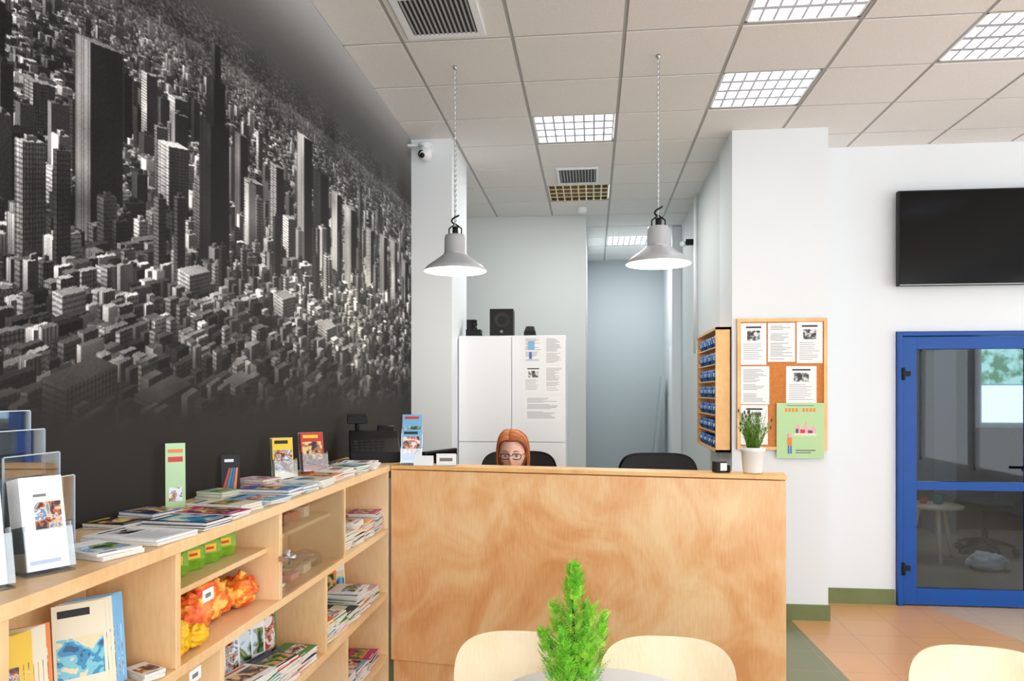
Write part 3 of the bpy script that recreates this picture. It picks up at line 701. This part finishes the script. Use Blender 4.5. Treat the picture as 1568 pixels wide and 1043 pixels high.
b.tube([(-.021,-.085,-.056),(-.008,-.0955,-.0535),(0,-.096,-.055),(.008,-.0955,-.0535),(.021,-.085,-.056)],[.001,.003,.0028,.003,.001],M_lip,8)
b.tube([(-.019,-.085,-.0575),(0,-.095,-.061),(.019,-.085,-.0575)],[.001,.0038,.001],M_lip,8)
b.obj('face',parent=hd)
b=B()
def hairfn(d,p):
    if p.y<-.035 and p.z<.062: p=Vector((p.x*.86,p.y*.6,p.z))
    if p.z<0: p.y=max(p.y,.0)if p.y<0 else p.y
    return p
b.ell((0,.006,.006),(.080,.098,.118),M_h1,48,36,hairfn)
r=random.Random(11)
for k in range(900):
    sx=-1 if r.random()<.42 else 1; t=r.random(); y0_=-.080+.163*t
    jit=r.uniform(-.004,.004); drop=r.uniform(-.16,-.11); off=-.012
    zt=.118*math.sqrt(max(.05,1-((y0_)/.104)**2)); el=r.uniform(0,.004)
    pz=[(off+sx*.002+jit,y0_,zt+.006+el),(sx*(.036+jit)+off*.4,y0_*.97-.003-el,zt*.95+.008+el),(sx*(.067+jit+el),y0_*.80-el,zt*.64+.014),(sx*(.080+jit+el),y0_*.50+.008,.018+.01*t),(sx*(.083+jit+el),y0_*.35+.014,-.04),(sx*(.080+jit+el),y0_*.35+.014,-.09),(sx*(.070+jit*2),y0_*.35+.014,drop)]
    pp=[]
    for i in range(len(pz)-1):
        p0=Vector(pz[max(i-1,0)]);p1=Vector(pz[i]);p2=Vector(pz[i+1]);p3=Vector(pz[min(i+2,len(pz)-1)])
        for s_ in (0,.33,.66): pp.append(.5*((2*p1)+(-p0+p2)*s_+(2*p0-5*p1+4*p2-p3)*s_**2+(-p0+3*p1-3*p2+p3)*s_**3))
    pp.append(Vector(pz[-1])); n=len(pp)
    b.tube(pp,[.0021*(1-.75*(i/(n-1))**3) for i in range(n)],M_h2 if r.random()<.45 else M_h1,4)
b.obj('hair',parent=hd)
# ---------------------------------------------------------------- cabinet + things
b=B()
b.box(-.985,-.194,5.45,5.86,.06,1.965,M_wht)
b.box(-.983,-.592,5.43,5.449,1.185,1.96,M_wht); b.box(-.588,-.196,5.43,5.449,1.185,1.96,M_wht); b.box(-.983,-.592,5.43,5.449,.07,1.178,M_wht); b.box(-.588,-.196,5.43,5.449,.07,1.178,M_wht)
b.box(-.96,-.22,5.47,5.84,0,.06,M_ink)
cab=b.obj('storage_cabinet',bevel=.003)
b=B()
sheet(b,.14,.2,'text',401,T(-.43,5.4285,1.755)); sheet(b,.145,.205,'text',402,T(-.275,5.4285,1.75)); sheet(b,.145,.2,'textphoto',404,T(-.43,5.4285,1.54)); sheet(b,.145,.2,'text',405,T(-.275,5.4285,1.54)); sheet(b,.28,.19,'text',406,T(-.36,5.4285,1.33))
b.rect(-.47,-.42,1.86,1.92,5.4275,PAL[2]); b.rect(-.46,-.44,1.79,1.84,5.4272,PAL[1])
b.obj('notice_papers',parent=cab)
b=B(); b.box(-.088,.088,-.1,.1,0,.205,M_black); b.lathe([(0,-.004),(.03,-.002),(.055,.004),(.062,.0),(.062,-.004)],M_keys,28,T(0,-.102,.12)@RX(90)); b.lathe([(0,0),(.012,0),(.012,.006),(0,.006)],M_ink,16,T(0,-.1,.035)@RX(90)); b.obj('subwoofer',(-.68,5.62,1.966),.05,bevel=.004)
b=B(); b.box(-.06,.05,-.05,.05,0,.055,M_black); b.box(-.055,.0,-.045,.045,.055,.13,M_black)
for k in range(6):
    a=k*.9; b.tube([(.0+.02*math.cos(a+t*.9),-.03+.03*math.sin(a+t),.06+.07*math.sin(t*3.14/5)) for t in range(6)]+[(.06,-.02+.01*k,.01)],.003,M_black,6)
b.obj('audio_receiver',(-.89,5.60,1.966),bevel=.003)
b=B(); b.add([(-.045,-.04,0),(.045,-.04,0),(.045,.04,0),(-.045,.04,0),(-.045,-.045,.035),(.045,-.045,.035),(.03,.0,.08),(-.03,.0,.08),(.04,.04,.04),(-.04,.04,.04)],[(3,2,1,0),(0,1,5,4),(4,5,6,7),(7,6,8,9),(2,3,9,8),(1,2,8,6,5),(3,0,4,7,9)],M_black); b.obj('desktop_speaker',(-.465,5.58,1.966),bevel=.006)
# cctv
b=B(); b.lathe([(0,.06),(.05,.06),(.05,.045),(.02,.04),(.018,.02)],M_wht,24); b.ell((0,0,-.01),(.05,.05,.05),M_wht,24,16); b.lathe([(0,.0),(.03,.0),(.034,-.012),(.0,-.012)],M_black,24,T(-.01,-.035,-.025)@RX(90+30)); b.ell((-.01,-.05,-.034),(.018,.012,.018),M_black,16,10)
b.box(-.123,.0,-.01,.03,.045,.06,M_wht); b.box(-.03,.03,.0,.0998,.03,.07,M_wht); b.obj('security_camera',(-1.16,5.10,3.22))
# ---------------------------------------------------------------- pendants
def pendant(x,y,zr):
    b=B(); n=48
    b.lathe([(.172,0),(.174,.004),(.150,.030),(.105,.062),(.070,.088),(.061,.10),(.059,.185),(.052,.20),(.03,.205),(0,.206)],M_lampgrey,n)
    b.lathe([(.172,0),(.146,.026),(.10,.058),(.066,.083),(.05,.1),(0,.1)],M_lampin,n)
    b.lathe([(0,-.004),(.05,.0),(.11,.012),(.140,.026)],M_lampin,n)
    b.lathe([(0.062,.095),(.064,.098),(.062,.101)],M_metal,n)
    for s in (-1,1): b.tube([(s*.035,0,.2),(s*.035,0,.235),(0,0,.262)],.004,M_black,6)
    b.tube([(0,0,.2),(0,0,.245)],.016,M_black,12)
    pl=[(0.02*math.cos(t*.8),.02*math.sin(t*.8),.245+.008*t) for t in range(9)]; b.tube(pl,.005,M_black,6)
    top=H-.004-zr
    for ph in (0,math.pi):
        b.tube([(.0045*math.cos(ph+t*.9),.0045*math.sin(ph+t*.9),.25+(top-.25)*t/110) for t in range(111)],.0026,M_metal,5)
    b.tube([(0,0,.25),(0,0,top)],.0025,M_paper,5)
    b.lathe([(0,0),(.014,0),(.012,-.012),(.004,-.02)],M_metal,12,T(0,0,top))
    return b.obj('pendant_lamp',(x,y,zr))
pendant(-.752,4.05,2.215); pendant(.350,4.03,2.23)
for x,y in ((-.752,4.05),(.350,4.03)):
    l=bpy.data.lights.new('pendant_bulb','POINT'); l.energy=8; l.shadow_soft_size=.08; l.color=(1,.90,.74); o=bpy.data.objects.new('pendant_bulb',l); COL.objects.link(o); o.location=(x,y,2.15)
# ---------------------------------------------------------------- bulletin board
yb=5.2495
b=B(); x0,x1,z0,z1=.985,1.578,1.155,2.05
b.box(x0,x1,yb-.012,yb,z0,z1,M_cork)
for (a,c,d,e) in ((x0,x0+.022,z0,z1),(x1-.022,x1,z0,z1),(x0+.022,x1-.022,z0,z0+.022),(x0+.022,x1-.022,z1-.022,z1)): b.box(a,c,yb-.022,yb,d,e,M_orwood)
def ps(xc,zc,w,h,kind,seed): sheet(b,w,h,kind,seed,T(xc,yb-.0145,zc))
ps(1.095,1.735,.17,.285,'textphoto',501); ps(1.28,1.755,.18,.265,'text',502); ps(1.465,1.745,.17,.28,'textphoto',503)
ps(1.105,1.465,.19,.26,'text',504); ps(1.41,1.475,.2,.25,'textphoto',505); ps(1.10,1.19,.18,.27,'textphoto',506)
R=T(1.40,yb-.026,1.10)
M_gr=P('poster_green',182,218,160); b.box(-.155,.155,0,.001,0,.375,M_gr,R)
for k in range(9): b.rect(-.1+k*.023,-.085+k*.023,.315,.340,-.001,PAL[7] if k!=4 else M_gr,R)
b.rect(-.09,.09,.355,.360,-.001,M_ink,R)
M_pu=P('poster_purple',96,60,130)
b.add([(-.03,-.001,.17),(.10,-.001,.17),(.10,-.001,.20),(.085,-.001,.225),(.07,-.001,.20),(.05,-.001,.20),(.035,-.001,.255),(.02,-.001,.20),(.0,-.001,.205),(-.015,-.001,.235),(-.03,-.001,.21)],[tuple(range(11))],PAL[11],R)
b.rect(.0,.03,.17,.195,-.0015,PAL[0],R); b.rect(.05,.08,.17,.19,-.0015,M_pu,R); b.rect(-.03,-.012,.17,.20,-.0015,M_pu,R); b.rect(-.04,.105,.155,.17,-.0015,PAL[9],R)
b.ell((-.07,-.0015,.155),(.014,.001,.016),PAL[11],12,8,None,R); b.rect(-.085,-.055,.085,.14,-.0012,PAL[7],R); b.rect(-.082,-.072,.03,.085,-.0012,PAL[1],R); b.rect(-.066,-.056,.03,.085,-.0012,PAL[1],R); b.rect(-.03,.1,.05,.058,-.001,M_ink,R); b.rect(-.03,.07,.035,.042,-.001,M_ink,R)
b.obj('bulletin_board')
# wall display case with blue mugs
b=B(); x0,x1,ya,yc,z0,z1=.85,.9545,5.28,6.2,1.13,2.0
b.box(x0,x1,ya,ya+.018,z0,z1,M_orwood); b.box(x0,x1,yc-.018,yc,z0,z1,M_orwood); b.box(x0,x1,ya,yc,z1-.018,z1,M_orwood); b.box(x0,x1,ya,yc,z0,z0+.018,M_orwood); b.box(x1-.008,x1,ya,yc,z0,z1,M_orwood)
lev=[z0+.018+k*.12 for k in range(7)]
for z in lev[1:]: b.box(x0+.01,x1,ya+.018,yc-.018,z-.008,z,M_orwood)
for z in lev:
    for k in range(8):
        yv=ya+.08+k*.105; Rm=T(.895,yv,z+.001); b.lathe([(0,0),(.03,0),(.033,.08),(.028,.08),(.026,.01),(0,.01)],PAL[1] if (k+int(z*9))%3 else PAL[8],14,Rm)
        b.lathe([(.0335,.03),(.034,.055)],M_paper if k%2 else PAL[2],14,Rm); b.tube([(.865-.0,yv-.0,z+.06),(.862-.008,yv,z+.04),(.865,yv,z+.02)],.004,PAL[1],5)
b.obj('wall_display_case')
# corridor pieces
b=B(); b.tube([(.93,6.9,1.9),(.93,6.9,3.33)],.016,M_wht,10); b.box(.925,.9545,6.885,6.915,1.9,1.93,M_wht); b.obj('wall_pipe')
b=B(); b.box(.86,.9545,8.2,8.3,0,3.34,M_white); b.box(.93,.9545,8.3,9.2,0,2.1,M_white); b.obj('corridor_door_frame')
b=B(); R=RY(6); b.box(-.02,.0,0,.35,0.003,1.75,M_blueg,R); b.obj('leaning_board',(.72,9.6,0))
b=B(); b.box(.88,.9545,7.2,7.26,2.95,3.0,M_black); b.ell((.86,7.23,2.96),(.03,.03,.03),M_wht,16,10); b.obj('wall_spotlight')
# ---------------------------------------------------------------- TV and door
b=B(); b.box(2.18,3.42,5.60,5.645,2.31,2.99,M_black); b.box(2.192,3.408,5.598,5.5995,2.325,2.98,M_screen); b.box(2.6,3.0,5.646,5.6995,2.5,2.8,M_black); b.box(2.19,3.41,5.5985,5.60,2.313,2.318,M_metal); b.obj('wall_television',bevel=.004)
d=empty('door_1',(0,0,0))
b=B(); yf0,yf1=5.66,5.78
b.box(2.203,2.235,yf0,yf1,.0,1.985,M_blue); b.box(3.185,3.217,yf0,yf1,0,1.985,M_blue); b.box(2.235,3.185,yf0,yf1,1.955,1.985,M_blue); b.obj('door_frame',parent=d,bevel=.003)
b=B(); ya,yc=5.675,5.73
b.box(2.24,2.335,ya,yc,.01,1.95,M_blue); b.box(3.085,3.18,ya,yc,.01,1.95,M_blue); b.box(2.335,3.085,ya,yc,1.86,1.95,M_blue); b.box(2.335,3.085,ya,yc,.01,.125,M_blue); b.box(2.335,3.085,ya,yc,.84,.90,M_blue)
b.box(2.335,3.085,5.70,5.706,.125,.84,M_glass); b.box(2.335,3.085,5.70,5.706,.90,1.86,M_glass)
for z in (.27,1.68): b.tube([(2.238,5.655,z-.045),(2.238,5.655,z+.045)],.012,M_black,10); b.box(2.24,2.29,5.662,5.675,z-.015,z+.02,M_black)
b.tube([(3.13,5.67,1.0),(3.13,5.62,1.0),(3.02,5.62,1.0)],.01,M_black,8); b.obj('door_leaf',parent=d,bevel=.002)
M_win=mat('daylight_pane',C(190,215,235),.3,emis=C(200,220,240),es=2.2); 
M_gw,nt,bs=newmat('outside_greenery'); 
tc=nt.nodes.new('ShaderNodeTexCoord'); n=nt.nodes.new('ShaderNodeTexNoise'); n.inputs['Scale'].default_value=9; nt.links.new(tc.outputs['Object'],n.inputs['Vector'])
rr_=nt.nodes.new('ShaderNodeValToRGB'); rr_.color_ramp.elements[0].color=C(40,110,70); rr_.color_ramp.elements[1].color=C(150,200,190); rr_.color_ramp.elements[0].position=.4; rr_.color_ramp.elements[1].position=.6
nt.links.new(n.outputs['Fac'],rr_.inputs['Fac']); nt.links.new(rr_.outputs['Color'],bs.inputs['Emission Color']); bs.inputs['Emission Strength'].default_value=1.5; nt.links.new(rr_.outputs['Color'],bs.inputs['Base Color'])
b=B(); b.box(4.28,5.28,8.86,8.899,1.15,2.15,M_wht); b.box(4.34,4.78,8.85,8.86,1.21,1.62,M_win); b.box(4.34,4.78,8.85,8.86,1.64,2.09,M_gw); b.box(4.84,5.24,8.85,8.86,1.21,2.09,M_win); b.obj('window_1')
M_lgp=mat('side_room_pillar',C(150,154,158),.7)
simplebox('trim_1',3.72,3.95,8.6,8.89,0,2.89,M_lgp)
b=B()
b.lathe([(0,.48),(.24,.48),(.25,.49),(.25,.505),(0,.51)],M_plypale,32)
for k in range(3): a=k*2.09+.4; b.tube([(.12*math.cos(a),.12*math.sin(a),.48),(.22*math.cos(a),.22*math.sin(a),0.0)],[.024,.016],M_plypale,10)
b.lathe([(0,.511),(.04,.511),(.045,.6),(.04,.6)],PAL[5],14,T(.05,.02,0)); b.lathe([(0,.511),(.03,.511),(.035,.57),(.03,.57)],PAL[0],14,T(-.08,.02,0))
b.obj('side_table',(3.15,7.3,0))
office_chair(3.75,7.6,-.6)
b=B(); blob(b,(0,0,.07),(.15,.11,.08),M_paper,9,.35,2.5); b.obj('cloth_bag',(3.42,6.9,0))
# ---------------------------------------------------------------- dining table, chairs, cypress
def dining_chair(x,y,rz):
    b=B()
    b.panel(.40,.30,.055,.011,M_plypale,T(0,.20,.655)@RX(-10),22,3.4,mt2=M_edge)
    b.panel(.42,.42,.0,.012,M_plypale,T(0,0,.45)@RX(-90),16,4,mt2=M_edge)
    for s in (-1,1):
        b.tube([(s*.13,.243,.66),(s*.14,.20,.50),(s*.15,.12,.43),(s*.16,-.15,.43),(s*.18,-.20,0)],.011,M_metal,10)
        b.tube([(s*.15,.12,.43),(s*.18,.23,0)],.011,M_metal,10)
    b.tube([(-.15,.12,.43),(.15,.12,.43)],.009,M_metal,8); b.tube([(-.16,-.15,.43),(.16,-.15,.43)],.009,M_metal,8)
    return b.obj('dining_chair',(x,y,0),rz)
dining_chair(-.22,2.09,.0); dining_chair(.222,2.09,0); dining_chair(1.09,2.10,-.15)
b=B(); b.lathe([(0,0),(.29,0),(.30,.004),(.30,.02),(.296,.025),(0,.025)],M_wht,64,T(0,0,.725)); b.lathe([(0,.0),(.2,.0),(.2,.01),(.03,.025),(.03,.725)],M_metal,32)
b.obj('dining_table',(.02,1.88,0))
b=B(); b.lathe([(0,0),(.045,0),(.05,.004),(.062,.11),(.058,.112),(.055,.1),(0,.1)],M_terr,36); b.lathe([(0,.102),(.055,.101)],M_soil,24)
GRN=[mat('cypress_a',C(126,206,44),.55,var=.2,scale=60),mat('cypress_b',C(96,182,40),.55,var=.2,scale=60),mat('cypress_c',C(170,226,70),.55,var=.2,scale=60)]
r=random.Random(21)
b.tube([(0,0,.1),(.002,0,.25),(0,.002,.36)],[.006,.004,.001],M_soil,6)
sp=[(0,0,.005,0,.425,.055,560),(-.02,.0,-.068,.0,.28,.028,170),(.02,.01,.072,.0,.315,.030,180),(.01,-.02,.046,-.03,.345,.026,160),(-.01,.02,-.045,.02,.335,.026,160),(.0,-.02,-.02,-.05,.29,.03,150),(.0,.03,.03,.05,.31,.03,120)]
for (bx,by,tx,ty,top,rad,n) in sp:
    for k in range(n):
        f=r.random()**.85; z=.11+f*(top-.12); R_=rad*(1-f)**.55*(0.6+.4*min(1,f*5)); a=r.uniform(0,6.283); rr=R_*math.sqrt(r.uniform(.02,1))
        px=bx+(tx-bx)*f**.8+rr*math.cos(a)*.8; py=by+(ty-by)*f**.8+rr*math.sin(a)*.8
        out=Vector((math.cos(a),math.sin(a),0)); L_=r.uniform(.022,.048)*(1-.35*f)
        d=(out*r.uniform(.35,.9)+Vector((r.uniform(-.25,.25),r.uniform(-.25,.25),1))).normalized(); sd=d.cross(out).normalized()
        if sd.length<.1: sd=Vector((1,0,0))
        p0=Vector((px,py,z-.02)); mt=GRN[0 if r.random()<.5 else (1 if r.random()<.5 else 2)]
        b.add([p0-sd*.0012,p0+sd*.0012,p0+d*L_],[(0,1,2)],mt)
        for j in range(9):
            q=p0+d*L_*(.1+.1*j); s_=1 if j%2 else -1; l=.012*(1-.07*j); e=(d*.8+sd*s_*.9+out*r.uniform(-.4,.4)).normalized()*l; cc=e.cross(out); w=cc.normalized()*.0009 if cc.length>1e-6 else sd*.0009
            b.add([q,q+e*.5+w,q+e,q+e*.5-w],[(0,1,2,3)],mt)
b.obj('potted_cypress',(-.045,1.70,.752))
# ---------------------------------------------------------------- light, world, camera
w=bpy.data.worlds.new('World'); scene.world=w; w.use_nodes=True
w.node_tree.nodes['Background'].inputs[0].default_value=(.945,.975,1,1); w.node_tree.nodes['Background'].inputs[1].default_value=2.3
def area(name,loc,rot,sx,sy,e,col):
    l=bpy.data.lights.new(name,'AREA'); l.shape='RECTANGLE'; l.size=sx; l.size_y=sy; l.energy=e; l.color=col
    o=bpy.data.objects.new(name,l); COL.objects.link(o); o.location=loc; o.rotation_euler=rot
area('corridor_light',(.44,9.0,3.32),(0,0,0),.5,.5,20,(1,1,1))
area('alcove_light',(-.1,6.3,3.31),(0,0,0),.3,.2,18,(1,.99,.97))
area('side_room_light',(3.2,7.4,2.88),(0,0,0),.8,.8,10,(.95,.98,1))
cam=bpy.data.cameras.new('camera'); co_=bpy.data.objects.new('camera',cam); COL.objects.link(co_)
co_.location=(0,0,1.55); co_.rotation_euler=(math.radians(90),0,math.radians(6.16))
cam.sensor_width=36; cam.lens=1140/1568*36; cam.shift_y=.0502; cam.clip_start=.05
scene.camera=co_
scene.view_settings.view_transform='Standard'; scene.view_settings.look='None'; scene.view_settings.exposure=.45
